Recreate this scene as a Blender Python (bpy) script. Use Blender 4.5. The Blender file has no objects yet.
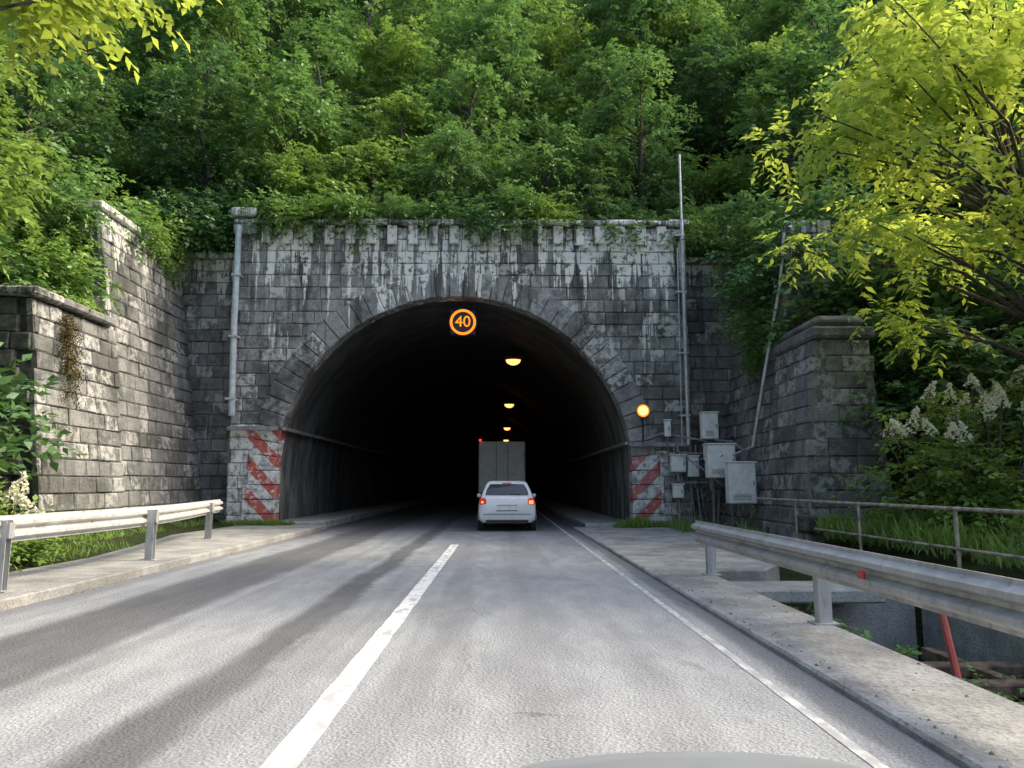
import bpy, math, random
import numpy as np
from mathutils import Vector, Matrix, Euler, noise as mnoise
random.seed(7)
sc=bpy.context.scene
sc.view_settings.view_transform='Standard'; sc.view_settings.look='None'; sc.view_settings.exposure=0
PI=math.pi

# ---------------- node helpers ----------------
class NM:
    def __init__(s,name):
        s.m=bpy.data.materials.new(name); s.m.use_nodes=True
        s.t=s.m.node_tree; s.t.nodes.clear()
        s.out=s.t.nodes.new('ShaderNodeOutputMaterial')
    def n(s,typ,**kw):
        nd=s.t.nodes.new(typ)
        for k,v in kw.items(): setattr(nd,k,v)
        return nd
    def l(s,a,b): s.t.links.new(a,b)
    def val(s,sock,v):
        if isinstance(v,bpy.types.NodeSocket): s.l(v,sock)
        else: sock.default_value=v
    def math(s,op,a,b=0.0,clamp=False):
        nd=s.n('ShaderNodeMath',operation=op); nd.use_clamp=clamp
        s.val(nd.inputs[0],a); s.val(nd.inputs[1],b); return nd.outputs[0]
    def pos(s): return s.n('ShaderNodeNewGeometry').outputs['Position']
    def isl(s): return s.n('ShaderNodeNewGeometry').outputs['Random Per Island']
    def xyz(s,v):
        nd=s.n('ShaderNodeSeparateXYZ'); s.l(v,nd.inputs[0]); return nd.outputs
    def scale(s,v,sc_):
        nd=s.n('ShaderNodeVectorMath',operation='MULTIPLY'); s.l(v,nd.inputs[0]); nd.inputs[1].default_value=sc_; return nd.outputs[0]
    def noise(s,v,scale=1.0,detail=4,rough=.55,dist=0):
        nd=s.n('ShaderNodeTexNoise'); s.l(v,nd.inputs['Vector']); nd.inputs['Scale'].default_value=scale
        nd.inputs['Detail'].default_value=detail; nd.inputs['Roughness'].default_value=rough; nd.inputs['Distortion'].default_value=dist
        return nd.outputs['Fac']
    def step(s,v,a,b,lo=0.0,hi=1.0):
        nd=s.n('ShaderNodeMapRange'); nd.interpolation_type='SMOOTHSTEP'
        if a>b: a,b,lo,hi=b,a,hi,lo
        s.val(nd.inputs[0],v); nd.inputs[1].default_value=a; nd.inputs[2].default_value=b
        nd.inputs[3].default_value=lo; nd.inputs[4].default_value=hi; return nd.outputs[0]
    def mix(s,f,a,b,blend='MIX'):
        nd=s.n('ShaderNodeMix',data_type='RGBA',blend_type=blend)
        s.val(nd.inputs[0],f)
        for sock,c in ((nd.inputs[6],a),(nd.inputs[7],b)):
            if isinstance(c,tuple): sock.default_value=(c[0],c[1],c[2],1)
            else: s.l(c,sock)
        return nd.outputs[2]
    def bump(s,h,st=.4,dist=.02):
        nd=s.n('ShaderNodeBump'); nd.inputs['Strength'].default_value=st; nd.inputs['Distance'].default_value=dist
        s.l(h,nd.inputs['Height']); return nd.outputs[0]
    def bsdf(s,col,rough=.8,metal=0.0,normal=None,spec=None,emit=None,estr=0):
        nd=s.n('ShaderNodeBsdfPrincipled')
        if isinstance(col,tuple): nd.inputs['Base Color'].default_value=(col[0],col[1],col[2],1)
        else: s.l(col,nd.inputs['Base Color'])
        s.val(nd.inputs['Roughness'],rough); s.val(nd.inputs['Metallic'],metal)
        if spec is not None: nd.inputs['Specular IOR Level'].default_value=spec
        if normal is not None: s.l(normal,nd.inputs['Normal'])
        if emit: nd.inputs['Emission Color'].default_value=(*emit,1); nd.inputs['Emission Strength'].default_value=estr
        s.l(nd.outputs[0],s.out.inputs[0]); return nd

def simple(name,col,rough=.6,metal=0,var=.15,nscale=6,spec=None,emit=None,estr=0):
    m=NM(name); p=m.pos(); n=m.noise(p,nscale,3)
    f=m.step(n,.3,.7)
    c=m.mix(f,tuple(x*(1-var) for x in col),tuple(min(1,x*(1+var)) for x in col))
    m.bsdf(c,rough,metal,spec=spec,emit=emit,estr=estr); return m.m

def mat_stone(name,painted=0,lime=0.0,drips=1.0,tone=1.0):
    m=NM(name); p=m.pos(); X,Y,Z=m.xyz(p); r=m.isl()
    tc=lambda c: tuple(x*tone for x in c)
    n1=m.noise(p,.5,4,.62); n2=m.noise(p,5,4,.7); n3=m.noise(p,26,3,.65)
    base=m.mix(r,tc((.13,.134,.130)),tc((.30,.304,.295)))
    base=m.mix(m.step(n2,.36,.7),base,tc((.34,.342,.33)))
    base=m.mix(m.math('MULTIPLY',m.step(n3,.5,.66),.6),base,tc((.07,.072,.07)))
    base=m.mix(m.step(n1,.43,.62),base,m.mix(.64,base,(.042,.043,.038)))
    r2=m.math('FRACT',m.math('MULTIPLY',r,37.7))
    lm=m.math('MULTIPLY',m.step(r2,.60,.88),m.step(n2,.43,.56))
    base=m.mix(m.math('MULTIPLY',lm,.68*drips),base,(.64,.635,.60))
    sv=m.scale(p,(3.6,3.6,.22)); sn=m.noise(sv,1.0,4,.7,.2)
    hm=m.step(Z,6.8,9.0); hn=m.noise(m.scale(p,(.5,.5,.35)),1.0,2)
    thr=m.math('ADD',m.math('MULTIPLY',hm,.20),m.math('MULTIPLY',m.math('SUBTRACT',hn,.5),.55))
    dm=m.step(m.math('ADD',sn,thr),.65,.69)
    dm=m.math('MULTIPLY',dm,m.step(n2,.36,.48)); dm=m.math('MULTIPLY',dm,m.step(Z,4.0,7.5,.4,1))
    dk=m.step(m.noise(m.scale(p,(2.3,2.3,.16)),1.0,4,.68),.51,.62)
    base=m.mix(m.math('MULTIPLY',dk,m.step(Z,4,9,.35,.75)),base,(.045,.045,.040))
    base=m.mix(m.math('MULTIPLY',dm,.95*drips),base,(.80,.79,.74))
    mn=m.math('MULTIPLY',m.step(m.noise(p,1.6,4,.7),.50,.62),m.step(Z,9.2,9.9,.06,1))
    base=m.mix(m.math('MULTIPLY',mn,.85),base,(.05,.05,.025))
    if lime: base=m.mix(m.math('MULTIPLY',m.step(n2,.32,.52),lime),base,(.74,.73,.69))
    if painted:
        wear=m.step(m.noise(p,3.2,4,.72),.66,.5)
        white=m.mix(m.step(n2,.34,.58),(.36,.36,.35),(.78,.78,.76))
        d=m.math('ADD',Z,X) if painted==1 else m.math('SUBTRACT',Z,X)
        fr=m.math('FRACT',m.math('MULTIPLY',d,1.05))
        st=m.step(fr,.52,.54)
        if painted==1: st=m.math('MULTIPLY',st,m.step(X,-8.02,-8.0))
        else: st=m.math('MULTIPLY',st,m.step(X,5.02,5.0))
        rw=m.step(m.noise(p,5,4,.75),.66,.54)
        col=m.mix(m.math('MULTIPLY',m.math('MULTIPLY',st,rw),.92),white,(.52,.08,.06))
        wv=m.math('MAXIMUM',wear,m.math('MULTIPLY',m.math('MULTIPLY',st,rw),.8))
        base=m.mix(m.math('MULTIPLY',wv,.95 if painted==1 else .72),base,col)
    h=m.math('ADD',m.math('MULTIPLY',n2,.7),m.math('MULTIPLY',n3,.5))
    m.bsdf(base,.92,normal=m.bump(h,1.0,.045),spec=.2); return m.m

M={}
M['stone']=mat_stone('ashlar_stone',tone=1.08); M['stone_pl']=mat_stone('painted_stone_l',1); M['stone_pr']=mat_stone('painted_stone_r',2)
M['lime']=mat_stone('limed_stone',0,.9); M['wing']=mat_stone('wing_wall_stone',0,0,.6,.82)
M['mortar']=simple('mortar',(.10,.10,.095),.95,var=.4)
def leafmat(name,c1,c2,c3,tr=.35,gloss=.035):
    m=NM(name); r=m.isl(); p=m.pos()
    a=m.mix(r,c1,c2); n=m.noise(p,.38,1); a=m.mix(m.step(n,.36,.66),a,m.mix(.6,a,c3))
    b=m.n('ShaderNodeBsdfDiffuse'); m.l(a,b.inputs[0]); last=b.outputs[0]
    if tr>0:
        t=m.n('ShaderNodeBsdfTranslucent'); m.l(m.mix(.5,a,c3),t.inputs[0])
        mx=m.n('ShaderNodeMixShader'); mx.inputs[0].default_value=tr
        m.l(last,mx.inputs[1]); m.l(t.outputs[0],mx.inputs[2]); last=mx.outputs[0]
    if gloss>0:
        g=m.n('ShaderNodeBsdfGlossy'); g.inputs['Roughness'].default_value=.55; g.inputs[0].default_value=(.85,.92,.9,1)
        m2=m.n('ShaderNodeMixShader'); m2.inputs[0].default_value=gloss; m.l(last,m2.inputs[1]); m.l(g.outputs[0],m2.inputs[2]); last=m2.outputs[0]
    m.l(last,m.out.inputs[0]); return m.m
M['leaf']=leafmat('foliage_green',(.065,.15,.045),(.14,.27,.07),(.20,.35,.075),.38,.05)
M['leafd']=leafmat('foliage_deep',(.05,.12,.045),(.095,.20,.06),(.14,.27,.065),.32,.05)
M['leafb']=leafmat('foliage_bright',(.11,.21,.045),(.19,.32,.065),(.27,.41,.065),.42,.04)
M['leafy']=leafmat('foliage_sunlit_yellow',(.27,.40,.06),(.44,.56,.085),(.60,.68,.10),.52,.03)  # yellow of sunlit leaves put into the leaf colour itself
M['leafn']=leafmat('foliage_near',(.11,.20,.045),(.19,.31,.065),(.30,.42,.065),.42,.03)
M['moss']=leafmat('hanging_moss',(.06,.055,.02),(.12,.10,.035),(.14,.12,.035),0,0)
M['flower']=leafmat('cream_blossom',(.7,.69,.52),(.85,.83,.68),(.8,.78,.6),.3,0)
M['bark']=simple('bark',(.09,.078,.062),.95,var=.5,nscale=9)

def link(o,parent=None):
    sc.collection.objects.link(o)
    if parent: o.parent=parent
    return o
def empty(name,loc=(0,0,0)):
    e=bpy.data.objects.new(name,None); e.location=loc; e.empty_display_size=.2; return link(e)
class MB:
    def __init__(s): s.v=[];s.f=[];s.m=[]
    def add(s,vs,fs,mi=0):
        o=len(s.v); s.v+= [tuple(v) for v in vs]
        for f in fs: s.f.append(tuple(i+o for i in f)); s.m.append(mi)
    def box(s,x0,x1,y0,y1,z0,z1,mi=0,b=0):
        if b<=0:
            s.add([(x0,y0,z0),(x1,y0,z0),(x1,y1,z0),(x0,y1,z0),(x0,y0,z1),(x1,y0,z1),(x1,y1,z1),(x0,y1,z1)],
              [(0,3,2,1),(4,5,6,7),(0,1,5,4),(1,2,6,5),(2,3,7,6),(3,0,4,7)],mi)
        else:
            vs=[]
            for z,i in ((z0,b),(z0+b,0),(z1-b,0),(z1,b)):
                a0,a1,c0,c1=x0+i,x1-i,y0+i,y1-i
                k=b if i==0 else b*.4
                vs+=[(a0+k,c0,z),(a1-k,c0,z),(a1,c0+k,z),(a1,c1-k,z),(a1-k,c1,z),(a0+k,c1,z),(a0,c1-k,z),(a0,c0+k,z)]
            fs=[tuple(range(7,-1,-1)),tuple(range(24,32))]
            for r in range(3):
                for i in range(8):
                    j=(i+1)%8; fs.append((r*8+i,r*8+j,r*8+8+j,r*8+8+i))
            s.add(vs,fs,mi)
    def tube(s,pts,rad,n=8,mi=0,cap=True):
        pts=[Vector(p) for p in pts]
        if not hasattr(rad,'__len__'): rad=[rad]*len(pts)
        vs=[];fs=[]
        up=Vector((0,0,1))
        for i,p in enumerate(pts):
            d=(pts[min(i+1,len(pts)-1)]-pts[max(i-1,0)]).normalized()
            a=d.cross(up if abs(d.z)<.9 else Vector((1,0,0))).normalized(); b=a.cross(d)
            for k in range(n):
                t=2*PI*k/n; vs.append(p+(a*math.cos(t)+b*math.sin(t))*rad[i])
        for i in range(len(pts)-1):
            for k in range(n):
                j=(k+1)%n; fs.append((i*n+k,i*n+j,i*n+n+j,i*n+n+k))
        if cap: fs.append(tuple(range(n-1,-1,-1))); fs.append(tuple((len(pts)-1)*n+k for k in range(n)))
        s.add(vs,fs,mi)
    def obj(s,name,mats,parent=None,smooth=False,loc=None):
        me=bpy.data.meshes.new(name); me.from_pydata(s.v,[],s.f)
        for mt in mats: me.materials.append(mt)
        me.polygons.foreach_set('material_index',s.m)
        if smooth: me.polygons.foreach_set('use_smooth',[True]*len(s.f))
        me.update(); o=bpy.data.objects.new(name,me)
        if loc: o.location=loc
        return link(o,parent)

# ---------------- camera ----------------
cam=bpy.data.cameras.new('camera'); cam.lens=26.0; cam.sensor_width=36; cam.clip_end=1000; cam.clip_start=.05
co=bpy.data.objects.new('camera',cam); co.location=(0,0,1.35); co.rotation_euler=(math.radians(97.77),0,math.radians(-.77)); link(co); sc.camera=co

# ---------------- light ----------------
AZ,EL=math.radians(78),math.radians(39)
w=bpy.data.worlds.new('World'); sc.world=w; w.use_nodes=True; nt=w.node_tree
sk=nt.nodes.new('ShaderNodeTexSky'); sk.sky_type='NISHITA'; sk.sun_disc=False; sk.sun_elevation=EL; sk.sun_rotation=AZ
sk.dust_density=5; sk.air_density=1.0; sk.ozone_density=1.0
bg=nt.nodes['Background']; nt.links.new(sk.outputs[0],bg.inputs[0]); bg.inputs[1].default_value=.43
sl=bpy.data.lights.new('sun','SUN'); sl.energy=4.4; sl.angle=math.radians(10); sl.color=(1,.89,.66)
so=bpy.data.objects.new('sun',sl); sd=Vector((math.sin(AZ)*math.cos(EL),math.cos(AZ)*math.cos(EL),math.sin(EL)))
so.rotation_euler=sd.to_track_quat('Z','Y').to_euler(); so.location=(30,10,40); link(so)

# ---------------- terrain ----------------
def sm(a,b,x):
    t=max(0,min(1,(x-a)/(b-a))); return t*t*(3-2*t)
def hgt(x,y):
    nz=mnoise.noise(Vector((x*.15,y*.15,0)))*1.0
    if y>24.7:
        z=9.0+.88*(y-24.7)+nz*min(1,(y-24.7)*.15)
        z+=max(0,abs(x)-15)*.12
        return min(z,75+nz*4)
    if -6.3<x<3.15: return -.35
    if x<=-6.3:
        z=.02+.05*(-6.3-x)
        if x<-9: z+=(-9-x)*.3
        if x<-10: z+=(-10-x)*.6
        t=sm(15.5,17,y)*5.0+sm(19.3,20.5,y)*3.4
        if x<-11.2 and t>0: z=max(z,t+.1)
        return min(z,40)+nz*.12*sm(-8,-9,x)
    if y<11.6:
        if x<6.3: return -1.5+nz*.5
        z=-1.5+1.6*sm(6.3,6.9,x)
    else:
        z=-.35+.38*sm(4.6,5.2,x)
    if x>7: z+=(x-7)*.16
    if x>10: z+=(x-10)*.35
    t=sm(17.4,18.6,y)*4.8+sm(20,21,y)*3.5
    if x>8.3+sm(20.5,20,y)*.3 and t>0: z=max(z,t)
    return min(z,30)+nz*.15
xs=sorted(set([round(v,3) for v in np.concatenate([np.arange(-160,-20,7),np.arange(-20,20.01,.5),np.arange(23,160,7)])]+[-6.29,-6.31,3.14,3.16]))
ys=sorted(set([round(v,3) for v in np.concatenate([np.arange(-120,-12,6),np.arange(-12,32,.5),np.arange(32,190,5)])]+[24.69,24.72,11.59,11.62]))
mb=MB(); nx=len(xs)
mb.v=[(x,y,hgt(x,y)) for y in ys for x in xs]
for j in range(len(ys)-1):
    for i in range(nx-1):
        if ys[j]>24.1 and ys[j+1]<25.1 and xs[i]>-8.1 and xs[i+1]<5.1 and ys[j]<24.71: continue
        mb.f.append((j*nx+i,j*nx+i+1,(j+1)*nx+i+1,(j+1)*nx+i)); mb.m.append(0)
m=NM('hillside_earth'); p=m.pos(); n=m.noise(p,1.2,5,.7)
m.bsdf(m.mix(m.step(n,.3,.65),(.03,.055,.015),(.05,.05,.025)),.95,normal=m.bump(m.noise(p,4,4,.7),1,.3),spec=.1)
mb.obj('hillside',[m.m],smooth=True)

# ---------------- road ----------------
m=NM('worn_asphalt'); p=m.pos(); X,Y,Z=m.xyz(p)
lon=m.noise(m.scale(p,(1.5,.05,1)),1.0,3,.6); fine=m.noise(p,55,2,.65); mid=m.noise(m.scale(p,(2.5,.8,1)),1.2,5,.65); big=m.noise(m.scale(p,(.6,.25,1)),1.0,4,.65,.4)
grit=m.n('ShaderNodeTexVoronoi'); m.l(p,grit.inputs[0]); grit.inputs['Scale'].default_value=42
c=m.mix(m.step(mid,.3,.7),(.29,.305,.32),(.40,.415,.43))
c=m.mix(m.step(fine,.38,.62),m.mix(.42,c,(.1,.1,.1)),c)
c=m.mix(m.math('MULTIPLY',m.step(grit.outputs[0],.5,.15),.2),c,(.5,.5,.5))
c=m.mix(m.math('MULTIPLY',m.step(lon,.48,.64),.4),c,(.16,.163,.17))
c=m.mix(m.math('MULTIPLY',m.step(big,.50,.64),.35),c,(.17,.173,.18))
blot=m.noise(m.scale(p,(1,.6,1)),.9,5,.75)
c=m.mix(m.math('MULTIPLY',m.step(blot,.61,.68),.35),c,(.11,.11,.113))
wob=m.math('MULTIPLY',m.math('SUBTRACT',m.noise(m.scale(p,(.3,.25,1)),1,2),.5),.4)
xw=m.math('ADD',X,m.math('ADD',wob,m.math('MULTIPLY',m.math('SUBTRACT',mid,.5),.30)))
def band(c,x0,x1,soft,a,col=(.066,.066,.07)):
    f=m.math('MULTIPLY',m.step(xw,x0-soft,x0+soft),m.step(xw,x1+soft,x1-soft))
    f=m.math('MULTIPLY',f,m.step(mid,.15,.6,.5,1))
    return m.mix(m.math('MULTIPLY',f,a),c,col)
c=band(c,-4.45,-3.35,.13,.72); c=band(c,-2.15,-1.75,.10,.76); c=band(c,.1,.5,.25,.22); c=band(c,1.98,2.25,.04,.5)
c=band(c,-5.5,-5.1,.1,.35)
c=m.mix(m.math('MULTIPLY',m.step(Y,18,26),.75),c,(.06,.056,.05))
vc=m.n('ShaderNodeTexVoronoi',feature='DISTANCE_TO_EDGE')
va=m.n('ShaderNodeVectorMath',operation='ADD'); m.l(m.scale(p,(.35,.22,1)),va.inputs[0]); nn=m.n('ShaderNodeTexNoise'); m.l(p,nn.inputs['Vector']); nn.inputs['Scale'].default_value=2.5; m.l(m.scale(nn.outputs['Color'],(.12,.12,0)),va.inputs[1]); m.l(va.outputs[0],vc.inputs[0]); vc.inputs['Scale'].default_value=1.6
crk=m.math('MULTIPLY',m.step(vc.outputs[0],.006,.002),m.step(big,.48,.58))
c=m.mix(m.math('MULTIPLY',crk,.4),c,(.06,.06,.06))
hh=m.math('ADD',m.math('MULTIPLY',grit.outputs[0],.6),m.math('MULTIPLY',fine,.6))
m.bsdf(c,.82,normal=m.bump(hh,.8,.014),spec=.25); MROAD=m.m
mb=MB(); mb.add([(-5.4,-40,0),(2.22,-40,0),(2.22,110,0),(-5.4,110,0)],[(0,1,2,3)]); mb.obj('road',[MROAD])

m=NM('road_paint'); p=m.pos(); n=m.noise(m.scale(p,(1,.5,1)),7,5,.7); f2=m.noise(p,50,2,.6)
c=m.mix(m.step(n,.38,.52),(.40,.40,.40),(.80,.80,.78)); c=m.mix(m.step(f2,.34,.5),m.mix(.55,c,(.36,.36,.36)),c); m.bsdf(c,.7); MP=m.m
m=NM('faded_road_paint'); p=m.pos(); n=m.noise(m.scale(p,(1,.5,1)),9,5,.7)
m.bsdf(m.mix(m.step(n,.42,.62),(.36,.365,.37),(.62,.62,.61)),.7); MPF=m.m
def stripe(mb,x0,x1,y0,y1,z,w=.004):
    n=int((y1-y0)/.25); vs=[];fs=[]
    for i in range(n+1):
        y=y0+(y1-y0)*i/n; vs+=[(x0+random.uniform(-w,w),y,z),(x1+random.uniform(-w,w),y,z)]
    for i in range(n): fs.append((2*i,2*i+1,2*i+3,2*i+2))
    mb.add(vs,fs)
mb=MB(); stripe(mb,-1.16,-.98,-20,17.2,.004,.006); mb.obj('centre_line',[MP])
mb=MB(); stripe(mb,1.79,1.86,-20,60,.004,.004); mb.obj('edge_line',[MPF])

m=NM('weathered_concrete'); p=m.pos(); X,Y,Z=m.xyz(p); n=m.noise(p,1.4,5,.7); n2=m.noise(p,25,3,.65)
c=m.mix(m.step(n,.3,.7),(.26,.258,.245),(.44,.435,.415)); c=m.mix(m.math('MULTIPLY',m.step(n2,.5,.66),.5),c,(.15,.145,.13))
c=m.mix(m.math('MULTIPLY',m.step(m.noise(p,.8,4,.7),.50,.64),.45),c,(.15,.148,.12))
yj=m.math('FRACT',m.math('MULTIPLY',Y,.4)); c=m.mix(m.math('MULTIPLY',m.step(yj,.008,.003),.35),c,(.08,.08,.07))
m.bsdf(c,.9,normal=m.bump(m.math('ADD',n,n2),.8,.025),spec=.2); MC=m.m
def slab(name,poly,z0,z1,mat=MC,b=.02):
    mb=MB(); n=len(poly)
    c=(sum(p[0] for p in poly)/n,sum(p[1] for p in poly)/n)
    def ins(p):
        d=Vector((c[0]-p[0],c[1]-p[1]))
        return (p[0]+(b if d.x>0 else -b),p[1]+(b if d.y>0 else -b))
    vs=[(*p,z0) for p in poly]+[(*p,z1-b) for p in poly]+[(*ins(p),z1) for p in poly]
    fs=[tuple(range(2*n,3*n))]
    for i in range(n):
        j=(i+1)%n; fs+= [(i,j,n+j,n+i),(n+i,n+j,2*n+j,2*n+i)]
    mb.add(vs,fs); return mb.obj(name,[mat])
slab('pavement',[(2.22,-30),(3.12,-30),(3.12,11.6),(2.22,11.6)],-2.6,.05)
slab('pavement',[(2.22,11.61),(4.05,11.61),(4.6,12.5),(5.3,15),(5.9,23.3),(2.22,23.3)],-1.2,.055)
slab('tunnel_walkway',[(2.6,23.31),(4.15,23.31),(4.15,110),(2.6,110)],-.3,.16)
slab('pavement',[(-6.95,-30),(-5.4,-30),(-5.4,23.3),(-8.6,23.3),(-8.5,20),(-7.8,17),(-7.0,13)],-.4,.12)
slab('tunnel_walkway',[(-7.15,23.31),(-5.6,23.31),(-5.6,110),(-7.15,110)],-.3,.22)
mb=MB(); mb.add([(2.21,23,.0),(2.65,23,.0),(2.65,110,0),(2.21,110,0)],[(0,1,2,3)]); mb.obj('road_verge',[MROAD])
mb=MB(); mb.add([(-5.62,23.31,.0),(-5.39,23.31,.0),(-5.39,110,0),(-5.62,110,0)],[(0,1,2,3)]); mb.obj('road_verge',[MROAD])

# ---------------- portal ----------------
AX,AZc,R=-1.5,1.8,5.6; FY=23.5
def blocks(mb,O,U,V,N,ul,vl,bw=.62,bh=.40,keep=None,matf=None,seed=0,proud=.04,depth=.1):
    rg=random.Random(seed); O,U,V,N=Vector(O),Vector(U).normalized(),Vector(V).normalized(),Vector(N).normalized()
    rows=max(1,round(vl/bh)); bh=vl/rows
    for r in range(rows):
        v0=r*bh; v1=v0+bh; u=-rg.uniform(0,bw*.9)
        while u<ul:
            ww=bw*rg.uniform(.7,1.35); a,b=max(u,0),min(u+ww,ul)
            if ul-b<.2: b=ul
            if b-a>.12:
                mid=O+U*(a+b)/2+V*(v0+v1)/2
                if keep is None or keep(mid,(b-a)/2):
                    g=.008; c=.028; pr=rg.uniform(0,proud)
                    A0,A1,B0,B1=a+g,b-g,v0+g,v1-g
                    J=lambda:rg.uniform(-.014,.014)
                    def P(uu,vv,nn): return O+U*uu+V*vv+N*nn
                    vs=[P(A0,B0,-depth),P(A1,B0,-depth),P(A1,B1,-depth),P(A0,B1,-depth),
                        P(A0,B0,pr-.005),P(A1,B0,pr-.005),P(A1,B1,pr-.005),P(A0,B1,pr-.005),
                        P(A0+c+J(),B0+c+J(),pr+.022+J()),P(A1-c+J(),B0+c+J(),pr+.022+J()),P(A1-c+J(),B1-c+J(),pr+.022+J()),P(A0+c+J(),B1-c+J(),pr+.022+J())]
                    fs=[(8,9,10,11)]
                    for i in range(4):
                        j=(i+1)%4; fs+=[(i,j,4+j,4+i),(4+i,4+j,8+j,8+i)]
                    mb.add(vs,fs,matf(mid) if matf else 0)
            u+=ww
            if b>=ul: break
SM=[M['stone'],M['stone_pl'],M['stone_pr'],M['mortar'],M['lime']]
SW=[M['wing'],M['stone_pl'],M['stone_pr'],M['mortar'],M['lime']]
portal=empty('tunnel_portal',(AX,FY,0))
def pobj(mb,name,mats=SM,smooth=False):
    o=mb.obj(name,mats,smooth=smooth); o.parent=portal; o.location=(-AX,-FY,0); return o
def rr(x,z):
    return math.hypot(x-AX,z-AZc) if z>AZc else abs(x-AX)
def mf(mid):
    if mid.z<3.15 and mid.x<-7: return 1
    if mid.z<2.4 and 4<mid.x<5.35: return 2
    return 0
mb=MB()
blocks(mb,(-8.6,FY,0),(1,0,0),(0,0,1),(0,-1,0),14.6,9.75,keep=lambda c,h:rr(c.x,c.z)>6.02+max(0,h-.3)*.6,matf=mf,seed=3)
pobj(mb,'facade_stones')
mb=MB(); X0=-8.6
def zb(x):
    d=abs(x-AX)
    if d>=R+.03: return 0
    return AZc+math.sqrt(max(0,(R+.03)**2-d*d))
brk=sorted(set([X0+i*.1 for i in range(147)]+[AX-R-.03,AX+R+.03,AX-R-.0299,AX+R+.0299]))
for a,b in zip(brk[:-1],brk[1:]):
    mb.add([(a,FY+.005,zb(a)),(b,FY+.005,zb(b)),(b,FY+.005,9.75),(a,FY+.005,9.75)],[(0,1,2,3)],3)
mb.box(-8.58,5.98,FY+.6,FY+1.1,7.75,9.74,3)
mb.box(-8.59,-8.5,FY+.01,FY+.95,0,9.74,3); mb.box(5.9,5.99,FY+.01,FY+.95,0,9.74,3)
pobj(mb,'mortar_backing')
mb=MB(); blocks(mb,(-8.6,24.35,0),(0,-1,0),(0,0,1),(-1,0,0),.85,9.75,seed=5); blocks(mb,(6.0,23.5,0),(0,1,0),(0,0,1),(1,0,0),.85,9.75,seed=6); pobj(mb,'facade_returns')
mb=MB(); rg=random.Random(5)
def wedge(t0,t1,ri,ro,pr,mi):
    g=.009
    t0+=g/R; t1-=g/R
    def P(r,t,y): return (AX+r*math.cos(t),y,AZc+r*math.sin(t))
    c=.03
    vs=[]
    for y,ii in ((FY+.5,0),(FY-pr+c,0),(FY-pr,c)):
        vs+=[P(ri+ii,t0+ii/R,y),P(ro-ii,t0+ii/R,y),P(ro-ii,t1-ii/R,y),P(ri+ii,t1-ii/R,y)]
    fs=[(8,9,10,11)]
    for k in (0,4):
        for i in range(4):
            j=(i+1)%4; fs.append((k+i,k+j,k+4+j,k+4+i))
    mb.add(vs,fs,mi)
NV=41
for i in range(NV):
    t0=PI*i/NV; t1=PI*(i+1)/NV; tm=(t0+t1)/2
    x=AX+6*math.cos(tm); z=AZc+6*math.sin(tm)
    wedge(t0,t1,R+rg.uniform(0,.02),6.40+rg.choice([0,.04]),.075+rg.uniform(0,.03),mf(Vector((x,0,z))))
for s_ in (-1,1):
    z=0
    while z<AZc-.05:
        z1=min(AZc,z+.45); xa,xb=sorted((AX+s_*R,AX+s_*(R+.85+rg.choice([0,.15]))))
        mb.box(xa,xb,FY-.10-rg.uniform(0,.02),FY+.5,z+.012,z1-.012,1 if s_<0 else 2,b=.02); z=z1
pobj(mb,'arch_ring')
mb=MB(); x=-8.75
while x<6.1:
    w_=rg.uniform(.8,1.5); b_=min(x+w_,6.15); mb.box(x+.008,b_-.008,FY-.22-rg.uniform(0,.05),FY+.95,9.80,9.97+rg.uniform(-.03,.03),0,b=.04); x=b_
    if 6.15-x<.3: break
mb.box(-8.85,-8.0,FY-.32,FY+.6,10.02,10.32,0,b=.05)
mb.box(-8.75,-8.0,FY-.24,FY-.08,9.45,9.79,0,b=.03)
x=-7.85
while x<5.6:
    mb.box(x,x+.32,FY-.17,FY-.07,9.18-rg.uniform(0,.06),9.79,4 if rg.random()<.75 else 0,b=.025); x+=.68
pobj(mb,'coping')

wl=empty('stone_retaining_wall'); mb=MB()
blocks(mb,(-11.2,24.35,0),(1,0,0),(0,0,1),(0,-1,0),2.55,8.9,seed=8); mb.box(-11.2,-8.6,24.36,24.66,0,8.9,3)
mb.box(-11.25,-8.62,24.15,24.69,8.91,9.1,0,b=.03)
HL=8.7; V=Vector((-.148*HL,0,HL))
blocks(mb,(-9.6,19.3,0),(0,1,0),V,(1,0,.148),5.05,V.length,seed=9)
blocks(mb,(-11.5,19.3,0),(1,0,0),(0,0,1),(0,-1,0),1.9,HL,seed=10,keep=lambda c,h:c.x+h<-9.6-c.z*.148+.05)
for (x0,x1,y0,y1,z1,bt) in ((-11.5,-9.62,19.31,24.66,HL-.02,.148),(-12.2,-9.62,15.95,19.30,5.38,.12)):
    mb.add([(x0,y0,0),(x1,y0,0),(x1,y1,0),(x0,y1,0),(x0,y0,z1),(x1-bt*z1,y0,z1),(x1-bt*z1,y1,z1),(x0,y1,z1)],[(0,3,2,1),(4,5,6,7),(0,1,5,4),(1,2,6,5),(2,3,7,6),(3,0,4,7)],3)
y=19.15
while y<23.5:
    b_=min(y+1.1,24.1); mb.box(-11.55,-10.72,y+.01,b_-.01,HL,HL+.24,0,b=.05); y=b_
blocks(mb,(-9.6,15.8,0),(0,1,0),(-.65,0,5.4),(1,0,.12),3.55,5.42,seed=12)
blocks(mb,(-12.4,15.8,0),(1,0,0),(0,.0,1),(0,-1,0),2.8,5.4,seed=13,keep=lambda c,h:c.x+h<-9.6-c.z*.12+.05)
y=15.6
while y<18.6:
    mb.box(-12.4,-10.0,y+.01,y+1.09,5.41,5.62,0,b=.05); y+=1.1
mb.obj('masonry',SW,wl)

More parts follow.
